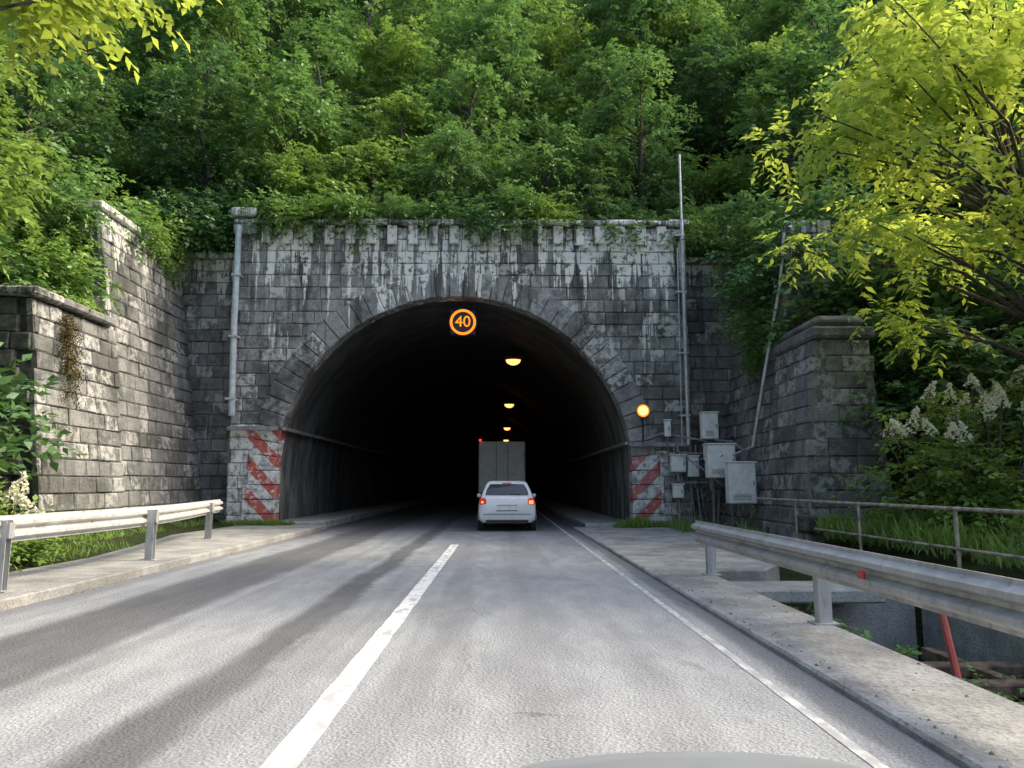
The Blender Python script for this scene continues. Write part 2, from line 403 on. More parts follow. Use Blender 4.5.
wr=empty('stone_retaining_wall'); mb=MB()
blocks(mb,(6.0,24.35,0),(1,0,0),(0,0,1),(0,-1,0),2.5,8.8,seed=18); mb.box(6.0,8.5,24.36,24.66,0,8.8,3)
mb.box(6.02,8.6,24.15,24.69,8.81,9.0,0,b=.03)
V=Vector((1.2,0,8.8))
blocks(mb,(7.0,24.35,0),(0,-1,0),V,(-1,0,.136),4.3,V.length,seed=19)
blocks(mb,(7.0,20.05,0),(1,0,0),(0,0,1),(0,-1,0),2.3,8.8,seed=20,keep=lambda c,h:c.x-h>7.0+c.z*.136-.05)
mb.add([(7.03,20.06,0),(9.5,20.06,0),(9.5,24.6,0),(7.03,24.6,0),(8.2,20.06,8.78),(9.5,20.06,8.78),(9.5,24.6,8.78),(8.2,24.6,8.78)],[(0,3,2,1),(4,5,6,7),(0,1,5,4),(1,2,6,5),(2,3,7,6),(3,0,4,7)],3)
b0,b1,t0,t1,y0,y1,H=7.0,9.35,7.6,8.85,17.5,20.04,4.85
L=math.hypot(t0-b0,H)
blocks(mb,(b0,y1,.0),(0,-1,0),(t0-b0,0,H),(-1,0,.12),y1-y0,L,seed=22)
blocks(mb,(b0,y0,0),(1,0,0),(0,.0,1),(0,-1,0),b1-b0,H,seed=23,keep=lambda c,h:(c.x-h>b0+(t0-b0)*c.z/H-.12) and (c.x+h<b1-(b1-t1)*c.z/H+.12),bw=.58)
mb.add([(b0+.02,y0+.02,0),(b1,y0+.02,0),(b1,y1,0),(b0+.02,y1,0),(t0+.02,y0+.02,H),(t1,y0+.02,H),(t1,y1,H),(t0+.02,y1,H)],[(0,3,2,1),(4,5,6,7),(0,1,5,4),(1,2,6,5),(2,3,7,6),(3,0,4,7)],0)
mb.box(t0-.14,t1+.14,y0-.17,y1,H+.01,H+.30,0,b=.06); mb.box(t0+.0,t1-.0,y0-.03,y1-.02,H+.31,H+.6,0,b=.12)
mb.box(6.75,8.0,16.55,17.42,.30,.66,0,b=.04); mb.box(8.02,9.35,16.6,17.42,.30,.64,0,b=.04); mb.box(6.85,9.3,16.7,17.42,-.3,.29,0,b=.03)
mb.obj('masonry',SW,wr)

# tunnel lining
m=NM('stained_lining'); p=m.pos(); X,Y,Z=m.xyz(p); n=m.noise(m.scale(p,(.6,.9,.25)),1.6,4,.7); n2=m.noise(p,9,3)
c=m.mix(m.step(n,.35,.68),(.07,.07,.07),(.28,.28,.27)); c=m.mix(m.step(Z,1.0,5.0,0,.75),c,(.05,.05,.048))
c=m.mix(m.math('MULTIPLY',m.step(Y,24.5,33),.7),c,(.03,.03,.029))  # lining colour gets darker with depth past the mouth
jn=m.math('FRACT',m.math('MULTIPLY',Y,.5)); c=m.mix(m.math('MULTIPLY',m.step(jn,.03,.0),.7),c,(.02,.02,.02))
m.bsdf(c,.9,normal=m.bump(n2,.5,.03),spec=.2); ML=m.m
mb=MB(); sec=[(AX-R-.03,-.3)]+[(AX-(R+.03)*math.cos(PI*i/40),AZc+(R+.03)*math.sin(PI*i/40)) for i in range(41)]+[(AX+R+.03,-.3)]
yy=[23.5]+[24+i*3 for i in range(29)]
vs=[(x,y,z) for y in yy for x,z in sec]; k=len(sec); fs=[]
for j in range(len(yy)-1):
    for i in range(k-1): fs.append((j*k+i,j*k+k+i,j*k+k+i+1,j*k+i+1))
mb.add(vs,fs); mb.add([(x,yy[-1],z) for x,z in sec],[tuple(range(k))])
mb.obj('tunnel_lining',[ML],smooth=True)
mb=MB()
for s_,z in ((-1,3.05),(1,2.6)):
    rx=math.sqrt(R*R-(z-AZc)**2); x=AX+s_*(rx-.06)
    mb.box(min(x,x-s_*.12),max(x,x-s_*.12),23.3,100,z,z+.1,0)
mb.box(-8.6,-7.02,FY-.3,FY-.14,3.05,3.17,0); mb.box(4.0,5.9,FY-.3,FY-.14,2.55,2.68,0)
MG=simple('galvanised',(.46,.47,.48),.5,.5,var=.2); MGd=simple('dull_metal',(.24,.24,.24),.6,.3,var=.3)
mb.obj('cable_tray',[MGd])

mb=MB(); mb.tube([(-8.55,FY-.28,9.7),(-8.55,FY-.28,6.5),(-8.48,FY-.28,3.5)],.1,10)
for z in (4,6,8): mb.box(-8.68,-8.4,FY-.4,FY-.06,z,z+.06,0)
mb.obj('drain_pipe',[simple('pipe_blue_grey',(.42,.48,.50),.5,.1)])
mb=MB(); mb.tube([(5.86,FY-.3,2.6),(5.86,FY-.3,9.9)],.065,8); mb.tube([(5.86,FY-.3,9.9),(5.86,FY-.3,12.2)],.04,8)
mb.tube([(5.66,FY-.3,2.6),(5.7,FY-.3,9.0)],.022,6)
for z in (3.5,5.5,7.5,9.4): mb.box(5.6,5.95,FY-.36,FY-.06,z,z+.05,0)
mb.obj('antenna_mast',[MG])
mb=MB(); mb.tube([(7.95,20.0,8.4),(7.72,19.95,6.8),(7.2,20.1,4.2),(6.93,20.4,2.4)],.045,8); mb.tube([(6.93,20.4,2.4),(6.6,21.1,2.2)],.035,8); mb.obj('conduit_pipe',[MG])

MCab=simple('cabinet_paint',(.70,.71,.69),.45,0,var=.1); MCd=simple('cabinet_seam',(.15,.15,.15),.6)
def cabinet(x0,x1,y,z0,z1,d=.3,lou=True):
    mb=MB(); mb.box(x0,x1,y,y+d,z0,z1,0,b=.015); mb.box(x0-.03,x1+.03,y-.04,y+d+.02,z1+.002,z1+.04,0,b=.01)
    mb.box(x0+.03,x1-.03,y-.015,y-.002,z0+.04,z1-.04,0,b=.004)
    mb.box(x1-.09,x1-.06,y-.03,y-.016,(z0+z1)/2-.06,(z0+z1)/2+.06,1)
    if lou:
        for i in range(4): mb.box(x0+.1,x1-.15,y-.02,y-.0155,z0+.1+i*.04,z0+.115+i*.04,1)
    for xx in (x0+.1,x1-.12): mb.tube([(xx,y+d/2,z0),(xx,y+d/2,z0-.35)],.02,6,1)
    mb.box(x0+.05,x1-.05,y+d+.001,y+d+.2,z0+.1,z0+.16,1)
    return mb.obj('electrical_cabinet',[MCab,MCd])
cabinet(6.15,6.65,22.6,2.75,3.55); cabinet(5.25,5.7,FY-.55,1.75,2.25,.25,False); cabinet(5.78,6.12,FY-.5,1.6,2.22,.25,False)
cabinet(5.9,6.7,21.2,1.55,2.5,.35); cabinet(6.2,6.95,20.3,.85,1.95,.35)
cabinet(5.1,5.3,FY-.4,2.85,3.35,.15,False); cabinet(6.2,6.5,22.6,2.1,2.55,.2,False); cabinet(5.3,5.62,FY-.5,.95,1.35,.22,False)
mb=MB(); rg=random.Random(4)
for k in range(9):
    x=5.25+k*.17; mb.tube([(x,FY-.2,2.6),(x+rg.uniform(-.05,.05),FY-.2,1.9-.1*k),(x+rg.uniform(-.1,.2),FY-.35,1.1),(x+.1,FY-.25,.1)],.016+.007*(k%3),6)
mb.tube([(4.4,FY-.3,2.72),(5.0,FY-.35,2.95),(5.9,FY-.35,2.8),(6.3,22.7,2.7)],.035,6)
mb.tube([(6.5,22.4,2.7),(6.7,21.5,2.6),(6.75,20.6,2.3)],.035,6)
for k in range(4):
    a=Vector((5.5+k*.25,FY-.5,2.3-.1*k)); b=Vector((6.1+k*.2,21.3-.2*k,2.45-.25*k)); mid=(a+b)/2-Vector((0,0,.35+.06*k))
    mb.tube([a,a.lerp(mid,.6)-Vector((0,0,.06)),mid,b.lerp(mid,.6)-Vector((0,0,.06)),b],.018,5)
mb.box(5.2,6.9,FY-.4,FY-.3,1.4,1.46,0); mb.box(5.2,6.4,FY-.4,FY-.3,2.3,2.36,0)
for x in (5.45,6.3,6.85): mb.box(x,x+.06,FY-1.2 if x>6 else FY-.4,FY-1.14 if x>6 else FY-.34,0,2.6,0)
mb.obj('cable_conduit',[MGd])

def emis(name,col,st):
    m=NM(name); e=m.n('ShaderNodeEmission'); e.inputs[0].default_value=(*col,1); e.inputs[1].default_value=st; m.l(e.outputs[0],m.out.inputs[0]); return m.m
ME=emis('sodium_glow',(1,.30,.08),4); MEd=emis('warning_glow',(1,.50,.14),3.2); MEr=emis('warning_rim',(1,.33,.04),1.3); MK=simple('black_housing',(.015,.015,.015),.5)
def tlamp(y,x=.45,z=6.3):
    e=empty('tunnel_lamp',(x,y,z)); mb=MB()
    mb.box(-.4,.4,-.15,.35,.1,.25,0,b=.03); mb.obj('housing',[MK],e)
    mb=MB(); vs=[];N_=14
    for j in range(5):
        a=j/4*PI/2
        for i in range(N_): t=2*PI*i/N_; vs.append((.30*math.cos(a)*math.cos(t),.2*math.cos(a)*math.sin(t)+.02,.095-.22*math.sin(a)))
    fs=[(j*N_+i,j*N_+(i+1)%N_,(j+1)*N_+(i+1)%N_,(j+1)*N_+i) for j in range(4) for i in range(N_)]
    mb.add(vs,fs); mb.obj('lens',[ME],e,smooth=True)
    mb=MB(); zt=AZc+math.sqrt(R*R-(x-AX)**2)-z; mb.tube([(0,.1,.25),(0,.1,zt)],.03,6); mb.obj('hanger',[MK],e)
for y in (29.7,46.5,66,84): tlamp(y)
e=empty('warning_lamp',(4.43,FY-.42,3.66)); mb=MB()
mb.tube([(0,-.02,0),(0,-.05,0)],[.15,.12],20,0); mb.tube([(0,-.006,0),(0,-.018,0)],[.20,.195],20,1); mb.obj('lens',[MEd,MEr],e)
mb=MB(); mb.tube([(0,.16,0),(0,-.004,0)],[.15,.22],20,0); mb.tube([(0,.1,-.1),(0,.1,-1.0)],.03,8); mb.box(-.05,.05,.1,.42,-.05,.05); mb.obj('housing',[MK],e)
e=empty('speed_limit_sign',(-1.3,23.95,6.68)); MEo=emis('led_orange',(1,.24,.02),1.9)
mb=MB(); mb.tube([(0,.12,0),(0,0,0)],.47,36,0); mb.box(-.42,.42,.03,.3,-.42,.42,0,b=.02); mb.tube([(-.3,.15,.4),(-.3,.15,.62)],.03,6); mb.tube([(.3,.15,.4),(.3,.15,.60)],.03,6); mb.obj('housing',[MK],e)
mb=MB(); ra,rb=.35,.43; vs=[];n=40
for i in range(n):
    t=2*PI*i/n
    for r_,y in ((ra,-.012),(rb,-.012),(rb,-.001),(ra,-.001)): vs.append((r_*math.cos(t),y,r_*math.sin(t)))
mb.add(vs,[(4*i+k,4*((i+1)%n)+k,4*((i+1)%n)+(k+1)%4,4*i+(k+1)%4) for i in range(n) for k in range(4)])
mb.obj('led_ring',[MEo],e)
cu=bpy.data.curves.new('digits','FONT'); cu.body='40'; cu.size=.52; cu.align_x='CENTER'; cu.align_y='CENTER'; cu.extrude=.004; cu.offset=.0
to=bpy.data.objects.new('digits',cu); link(to); bpy.context.view_layer.update()
me=bpy.data.meshes.new_from_object(to); bpy.data.objects.remove(to); me.materials.clear(); me.materials.append(MEo)
to=bpy.data.objects.new('digits',me); link(to,e); to.rotation_euler=(PI/2,0,0); to.location=(0,-.02,0)

# ---------------- guardrails ----------------
def guardrail(path,ztop,posts,side,zg,mats,name='guardrail'):
    e=empty(name,(path[0][0],path[0][1],0)); O=Vector((path[0][0],path[0][1],0))
    prof=[(0,0),(.0,-.03),(.07,-.07),(.07,-.11),(.0,-.145),(.0,-.175),(.07,-.21),(.07,-.25),(0,-.29),(0,-.32)]
    mb=MB(); vs=[]
    P=[Vector((*p,0)) for p in path]
    for i,p in enumerate(P):
        d=(P[min(i+1,len(P)-1)]-P[max(i-1,0)]).normalized(); nr=Vector((-d.y,d.x,0))*side
        for a,b in prof: vs.append(p+nr*a-O+Vector((0,0,ztop+b)))
        for a,b in reversed(prof): vs.append(p+nr*(a-.012)-O+Vector((0,0,ztop+b)))
    k=2*len(prof); fs=[]
    for i in range(len(P)-1):
        for j in range(k): fs.append((i*k+j,i*k+(j+1)%k,i*k+k+(j+1)%k,i*k+k+j))
    fs+= [tuple(range(k)),tuple((len(P)-1)*k+j for j in range(k))]
    mb.add(vs,fs); mb.obj('beam',[mats[0]],e)
    mb=MB()
    for (x,y) in posts:
        x0=x-O.x; y0=y-O.y; s_=side
        cx=x0-s_*.1
        mb.box(cx-.06,cx+.06,y0-.055,y0-.045,zg,ztop-.05); mb.box(cx-.06,cx+.06,y0+.045,y0+.055,zg,ztop-.05); mb.box(cx-.065,cx-.055,y0-.05,y0+.05,zg,ztop-.05)
        mb.box(cx+.05,cx+.09,y0-.05,y0+.05,ztop-.26,ztop-.08); mb.box(cx-.12,cx+.12,y0-.1,y0+.1,zg,zg+.015)
        for zz in (-.16,): mb.box(x0+s_*.001-.012,x0+s_*.001+.012,y0-.02,y0+.02,ztop+zz-.02,ztop+zz+.02)
    mb.obj('posts',[mats[1]],e); return e
def zinc(name,a,b,met):
    m=NM(name); p=m.pos(); n=m.noise(m.scale(p,(1,1,.3)),5,4,.65); n2=m.noise(m.scale(p,(2,2,.4)),7,4,.7)
    c=m.mix(m.step(n,.3,.7),a,b); c=m.mix(m.math('MULTIPLY',m.step(n2,.55,.70),.6),c,(.2,.17,.13))
    m.bsdf(c,.5,met,spec=.5); return m.m
MZ=zinc('guardrail_zinc',(.33,.335,.34),(.49,.495,.50),.25); MZl=zinc('guardrail_light',(.48,.48,.47),(.66,.66,.64),.2)
lp=[(-5.9,y) for y in (-14,-8,-2,2,6,10,12)]+[(-6.05,13.5),(-6.4,15.5),(-6.85,17.6),(-7.15,19.1)]
guardrail(lp,.99,[(-5.93,-7.1),(-5.93,-3.1),(-5.93,.9),(-5.93,4.9),(-5.93,8.9),(-5.93,12.6),(-6.85,17.4)],-1,.12,(MZl,MZ))
rp=[(2.92,11.3),(2.92,8),(2.92,4),(2.92,0),(2.92,-6),(2.92,-14)]
guardrail(rp,.82,[(2.95,11.0),(2.95,7.2),(2.95,3.4),(2.95,-.4),(2.95,-4.2),(2.95,-8)],-1,.05,(MZ,MZ))
mb=MB(); mb.box(2.83,2.845,5.9,6.0,.62,.68); mb.obj('guardrail_reflector',[simple('red_reflector',(.5,.03,.02),.3)])
mb=MB(); MR=simple('rusty_pipe',(.40,.34,.28),.7,.1,var=.4)
mb.tube([(6.7,19.5,1.0),(6.7,8,1.0),(6.7,-8,1.0)],.03,8); mb.tube([(6.7,16,.42),(6.7,8,.42),(6.7,-8,.42)],.022,8)
for y in range(-7,20,3): mb.tube([(6.7,y,-.4),(6.7,y,1.0)],.028,8)
mb.obj('pipe_railing',[MR])
mb=MB(); mb.box(3.13,5.4,10.6,11.55,-.30,-.10,0,b=.03); mb.box(6.35,6.6,-6,11.5,-2.3,-.1,0,b=.03); mb.box(3.13,6.3,11.56,11.6,-2,-.12,0)
mb.obj('concrete_ledge',[MC])
mb=MB()
for i in range(7): mb.box(3.3,6.3,3.4+i*.95,3.62+i*.95,-.75-.03*i,-.6-.03*i,0,b=.02)
mb.box(4.3,4.45,2.8,10.2,-.95,-.8,0); mb.box(5.6,5.75,2.8,10.2,-.95,-.8,0)
mb.obj('old_timber_frame',[simple('rotten_timber',(.16,.11,.075),.9,var=.5)])
mb=MB(); mb.tube([(4.15,6.6,-1.6),(4.3,7.4,.1)],.035,8); mb.obj('marker_pole',[simple('red_pole',(.38,.07,.05),.5)])

# ---------------- vehicles ----------------
MW=simple('white_car_paint',(.80,.81,.82),.25,0,var=.03,spec=.6); MGl=simple('car_glass',(.02,.025,.03),.08,0,var=.1,spec=.8)
MT=simple('tyre',(.02,.02,.02),.85); MRd=simple('tail_lens',(.5,.02,.015),.2,0,emit=(1,.06,.02),estr=.22)
MAm=emis('lit_brake_lamp',(1,.28,.10),2.0)
MBlk=simple('black_trim',(.02,.02,.02),.5); MPl=simple('number_plate',(.75,.75,.73),.5); MTr=simple('grey_trim',(.3,.3,.3),.5)
def car(loc):
    e=empty('car',loc)
    st=[(-.0,.74,.36,.93),(.05,.82,.27,1.0),(.25,.85,.24,1.03),(.8,.86,.22,1.02),(1.6,.86,.22,.98),(2.8,.86,.22,.95),(3.3,.85,.22,.89),(3.8,.80,.24,.79),(4.0,.66,.3,.66)]
    mb=MB(); vs=[]
    for y,w_,zb_,zt in st:
        h=zt-zb_
        half=[(0,zb_),(w_*.85,zb_),(w_*.98,zb_+h*.12),(w_,zb_+h*.4),(w_*.985,zb_+h*.72),(w_*.93,zb_+h*.92),(w_*.8,zt)]
        ring=half+[(0,zt+.015)]+[(-x,z) for x,z in reversed(half[1:])]
        k=len(ring); vs+=[(x,y,z) for x,z in ring]
    fs=[tuple(range(k)),tuple((len(st)-1)*k+k-1-j for j in range(k))]
    for i in range(len(st)-1):
        for j in range(k): fs.append((i*k+(j+1)%k,i*k+j,i*k+k+j,i*k+k+(j+1)%k))
    mb.add(vs,fs); o=mb.obj('body',[MW],e,smooth=True); md=o.modifiers.new('b','BEVEL'); md.width=.03; md.segments=2; md.angle_limit=math.radians(50)
    def ring(z,w_,y0,y1,c): return [(-w_+c,y0,z),(w_-c,y0,z),(w_,y0+c,z),(w_,y1-c,z),(w_-c,y1,z),(-w_+c,y1,z),(-w_,y1-c,z),(-w_,y0+c,z)]
    rs=[ring(.98,.77,.14,3.05,.06),ring(1.22,.69,.34,2.6,.06),ring(1.41,.60,.54,2.2,.06),ring(1.46,.53,.68,2.0,.06),ring(1.475,.35,1.0,1.8,.08)]
    mb=MB(); vs=sum(rs,[]); fs=[tuple(range(32,40))]
    for r in range(4):
        for i in range(8): j=(i+1)%8; fs.append((r*8+i,r*8+j,r*8+8+j,r*8+8+i))
    mb.add(vs,fs); o=mb.obj('cabin',[MW],e,smooth=True); md=o.modifiers.new('b','BEVEL'); md.width=.02; md.segments=2
    mb=MB(); mb.add([(-.64,.178,1.06),(.64,.178,1.06),(.60,.317,1.22),(.50,.478,1.375),(-.50,.478,1.375),(-.60,.317,1.22)],[(0,1,2,3,4,5)])
    for s_ in (-1,1):
        q=[(s_*.772,.5,1.0),(s_*.772,2.75,1.0),(s_*.705,2.35,1.22),(s_*.625,2.0,1.38),(s_*.625,.75,1.38),(s_*.705,.55,1.22)]
        mb.add(q,[tuple(range(6)) if s_>0 else tuple(range(5,-1,-1))])
    mb.add([(-.66,2.98,1.02),(.66,2.98,1.02),(.55,2.28,1.38),(-.55,2.28,1.38)],[(3,2,1,0)]); mb.obj('windows',[MGl],e)
    mb=MB()
    for s_ in (-1,1):
        a,b=sorted((s_*.58,s_*.81)); mb.box(a,b,-.012,.22,.76,.97,0,b=.04)
    mb.box(-.14,.14,.49,.53,1.39,1.415,0,b=.008); mb.obj('tail_lights',[MRd],e)
    mb=MB(); mb.box(-.76,-.69,-.02,-.013,.82,.88,0); mb.box(.64,.77,-.02,-.013,.80,.90,0); mb.obj('lit_lamps',[MAm],e)
    mb=MB(); mb.box(-.27,.27,-.022,-.004,.62,.73,0); mb.obj('number_plate',[MPl],e)
    mb=MB(); mb.box(-.62,.62,-.03,.1,.27,.34,0,b=.02); mb.box(-.32,.32,-.012,.01,.595,.61,0)
    mb.box(-.7,.7,-.02,-.008,.50,.512,0); mb.tube([(.1,.2,1.09),(.4,.17,1.07)],.01,5)
    for s_ in (-1,1):
        mb.box(-.88 if s_<0 else .84,-.84 if s_<0 else .88,.4,3.8,.24,.3,0)
        for y in (.75,3.2): mb.tube([(s_*.72,y,.31),(s_*.868,y,.31)],.36,24,0)
    mb.obj('black_trim',[MBlk],e)
    mb=MB(); mb.box(-.3,.3,-.02,.02,.755,.775,0,b=.005); mb.obj('boot_handle',[MTr],e)
    mb=MB()
    for s_ in (-1,1):
        for y in (.75,3.2): mb.tube([(s_*.66,y,.31),(s_*.68,y,.31),(s_*.86,y,.31),(s_*.875,y,.31)],[.27,.31,.31,.28],24,0); mb.tube([(s_*.87,y,.31),(s_*.885,y,.31)],.19,16,1)
    mb.obj('wheels',[MT,MG],e)
    mb=MB()
    for s_ in (-1,1): a,b=sorted((s_*.83,s_*.96)); mb.box(a,b,2.45,2.6,.95,1.07,0,b=.03)
    mb.obj('wing_mirrors',[MW],e)
car((.15,21.9,0))
def truck(loc):
    e=empty('box_truck',loc); mb=MB(); mb.box(-1.13,1.13,0,6,.95,3.45,0,b=.05)
    for x in (-.56,.56): mb.box(x-.51,x+.51,-.03,-.002,1.0,3.37,0,b=.01)
    mb.obj('cargo_box',[simple('truck_box',(.82,.82,.79),.5,var=.08)],e)
    mb=MB(); mb.box(-1.1,1.1,-.08,.05,.55,.75,0,b=.02); mb.box(-.5,.5,.1,7,.6,.9,0)
    for x in (-.28,.28): mb.box(x-.012,x+.012,-.05,-.031,1.05,3.33,0)
    for s_ in (-1,1):
        for y in (1.4,6.9): mb.tube([(s_*.7,y,.45),(s_*1.07,y,.45)],.45,24,0)
    mb.obj('chassis',[MBlk],e)
    mb=MB(); mb.box(-1.05,1.05,6.2,8.0,.7,2.6,0,b=.15); mb.obj('cab',[MW],e)
    mb=MB()
    for x in (-1.05,.9): mb.box(x,x+.15,-.1,-.081,.6,.72)
    mb.box(-1.12,-1.0,-.05,-.01,3.46,3.55); mb.obj('tail_lights',[emis('truck_red',(1,.05,.02),2.0)],e)
truck((.0,36,0))
# bonnet and nose of the car the photo is taken from
e=empty('car_bonnet',(.36,0,0)); mb=MB(); vs=[]
st=[(.62,.90),(.9,.905),(1.15,.892),(1.4,.868),(1.52,.84),(1.62,.78),(1.68,.68),(1.72,.50),(1.70,.34),(1.62,.24)]
nxx=13
for y,z in st:
    for i in range(nxx):
        t=-1+2*i/(nxx-1); ww=.84 if y<1.5 else .84-(y-1.5)*.6
        cr=.16*abs(t)**3+.075*t*t if z>.6 else .02*t*t
        vs.append((t*ww,y-abs(t)**3*.22,z-cr-.004))
fs=[(j*nxx+i,j*nxx+i+1,(j+1)*nxx+i+1,(j+1)*nxx+i) for j in range(len(st)-1) for i in range(nxx-1)]
for s_,i0 in ((-1,0),(1,nxx-1)):
    base=len(vs)
    for j,(y,z) in enumerate(st[:7]): x_,y_,z_=vs[j*nxx+i0]; vs+= [(s_*.86,y_,z_-.12),(s_*.86,y_-.02,.62 if j else .35)]
    for j in range(6): a,b=j*nxx+i0,(j+1)*nxx+i0; c0,c1=base+2*j,base+2*j+2; fs+=[(a,b,c1,c0),(c0,c1,c1+1,c0+1)]
mb.add(vs,fs); o=mb.obj('panel',[simple('silver_paint',(.42,.45,.48),.28,.5,var=.04)],e,smooth=True)
mb=MB()
for s_ in (-1,1): mb.tube([(s_*.62,1.02,.31),(s_*.82,1.02,.31)],.31,24)
mb.obj('wheels',[MT],e)

# ---------------- vegetation ----------------
def leaves(P,D,N,S,wr=.3):
    D=D/np.linalg.norm(D,axis=1,keepdims=True); Sd=np.cross(D,N); Sd/=np.linalg.norm(Sd,axis=1,keepdims=True)+1e-6
    N2=np.cross(Sd,D); S=S[:,None]
    return np.stack([P,P+D*S*.42+Sd*S*wr+N2*S*.06,P+D*S-N2*S*.12,P+D*S*.42-Sd*S*wr+N2*S*.06],1).reshape(-1,3)
def unit(n,rg):
    a=rg.normal(size=(n,3)); return a/np.linalg.norm(a,axis=1,keepdims=True)
def sprays(C,Rc,ntw,nlf,ls,rg,droop=.35,wr=.3):
    n=len(C)*ntw; c=np.repeat(C,ntw,0); rc=np.repeat(Rc,ntw)[:,None]
    d=unit(n,rg); d[:,2]=np.where(rg.random(n)<.65,np.abs(d[:,2]),d[:,2]); d[:,2]*=.75
    o=c+d*rc*rg.uniform(.25,1,size=(n,1))
    tw=d.copy(); tw[:,2]-=droop; tw+=rg.normal(size=(n,3))*.35; tw/=np.linalg.norm(tw,axis=1,keepdims=True)
    L=rg.uniform(.35,.75,size=n)*(ls/.2)**.5
    k=np.tile(np.arange(nlf),n); t=(k+.5)/nlf
    O=np.repeat(o,nlf,0); T=np.repeat(tw,nlf,0); LL=np.repeat(L,nlf)
    P=O+T*(t*LL)[:,None]; P[:,2]-=(t**2)*LL*.3
    up=np.tile([0,0,1.],(len(P),1)); sd=np.cross(T,up); sd/=np.linalg.norm(sd,axis=1,keepdims=True)+1e-6
    sg=np.where(k%2==0,1,-1)[:,None]
    D=T*.6+sd*sg*.9+rg.normal(size=P.shape)*.25; D[:,2]-=.15
    N=up+rg.normal(size=P.shape)*.45
    S=ls*rg.uniform(.65,1.25,size=len(P))
    return leaves(P,D,N,S,wr)
DATA={}
def mesh_from(name,tb,lv,mats,extra=None):
    V_=[np.array(tb.v,dtype=np.float32).reshape(-1,3),lv.astype(np.float32)]; nt_=len(tb.v); nf=len(lv)//4
    F_=[np.array(tb.f,dtype=np.int32).reshape(-1,4),(np.arange(nf*4,dtype=np.int32).reshape(-1,4)+nt_)]; mi=[np.zeros(len(tb.f),np.int32),np.ones(nf,np.int32)]
    if extra is not None:
        o=nt_+len(lv); V_.append(extra.astype(np.float32)); q=len(extra)//4; F_.append(np.arange(q*4,dtype=np.int32).reshape(-1,4)+o); mi.append(np.full(q,2,np.int32))
    V_=np.concatenate(V_);F_=np.concatenate(F_);mi=np.concatenate(mi)
    me=raw_mesh(name,V_,F_,mi,mats); DATA[name]=(V_,F_,mi,mats); return me
def raw_mesh(name,V_,F_,mi,mats):
    me=bpy.data.meshes.new(name); me.vertices.add(len(V_)); me.vertices.foreach_set('co',np.ascontiguousarray(V_,dtype=np.float32).ravel())
    me.loops.add(len(F_)*4); me.loops.foreach_set('vertex_index',np.ascontiguousarray(F_,dtype=np.int32).ravel())
    me.polygons.add(len(F_)); me.polygons.foreach_set('loop_start',np.arange(len(F_),dtype=np.int32)*4)
    for m_ in mats: me.materials.append(m_)
    me.polygons.foreach_set('material_index',mi); me.update(calc_edges=True); return me
class Mass:
    """many plants merged into one mesh object"""
    def __init__(s): s.items=[]
    def add(s,me,loc,sc_=1.0,rz=None,tilt=0):
        e=Euler((random.uniform(-tilt,tilt),random.uniform(-tilt,tilt),random.uniform(0,2*PI) if rz is None else rz))
        s.items.append((me.name,np.array(e.to_matrix())*sc_,np.array(loc)))
    def build(s,name):
        mats=[];VV=[];FF=[];MM=[];o=0
        for nm,Mx,loc in s.items:
            V_,F_,mi,ms=DATA[nm]
            mp=[]
            for m_ in ms:
                if m_ not in mats: mats.append(m_)
                mp.append(mats.index(m_))
            VV.append((V_@Mx.T+loc).astype(np.float32)); FF.append(F_+o); MM.append(np.array(mp,np.int32)[mi]); o+=len(V_)
        me=raw_mesh(name,np.concatenate(VV),np.concatenate(FF),np.concatenate(MM),mats)
        print(name,'quads',len(me.polygons)); ob=bpy.data.objects.new(name,me); return link(ob)
def gen_tree(name,seed,H,Rr,base,ncl,ntw,nlf,ls,mat,tr=.16,cr=(.6,1.15),droop=.35,wr=.3,shift=(0,0)):
    rg=np.random.default_rng(seed); tb=MB()
    k=8; tx=np.cumsum(rg.normal(size=(k,2))*.12*H/10,0); tx[0]=0; ts=[(tx[i][0]+shift[0]*(i/k)*.6,tx[i][1]+shift[1]*(i/k)*.6,H*.88*i/(k-1)) for i in range(k)]
    tb.tube(ts,[tr*(1-.85*i/(k-1))+.02 for i in range(k)],8,cap=False)
    d=unit(ncl,rg); f=rg.uniform(.35,1,size=ncl)**.6; sz=(H-base)/2
    C=d*f[:,None]*np.array([Rr,Rr,sz]); C[:,2]+=base+sz
    fr=(C[:,2]-base)/(H-base); C[:,:2]*=(1.12-.45*fr)[:,None]
    C[:,0]+=shift[0]*rg.uniform(.5,1,ncl); C[:,1]+=shift[1]*rg.uniform(.5,1,ncl)
    for c in C:
        dist=math.hypot(c[0]-ts[4][0],c[1]-ts[4][1]); z0=max(base*.6,min(H*.8,c[2]-.55*dist)); i=min(k-2,int(z0/(H*.88)*(k-1)))
        a=Vector(ts[i]).lerp(Vector(ts[i+1]),min(1,max(0,(z0-ts[i][2])/(ts[i+1][2]-ts[i][2]))))
        cv=Vector(c); mid=a.lerp(cv,.5)+Vector((rg.normal()*.2,rg.normal()*.2,.12*dist)); r0=tr*.4*(1-.6*z0/H)+.01
        tb.tube([a,mid,cv,cv+(cv-mid)*.35],[r0,r0*.6,r0*.32,.006],5,cap=False)
    Rc=rg.uniform(*cr,size=ncl)
    return mesh_from(name,tb,sprays(C,Rc,ntw,nlf,ls,rg,droop,wr),[M['bark'],mat])
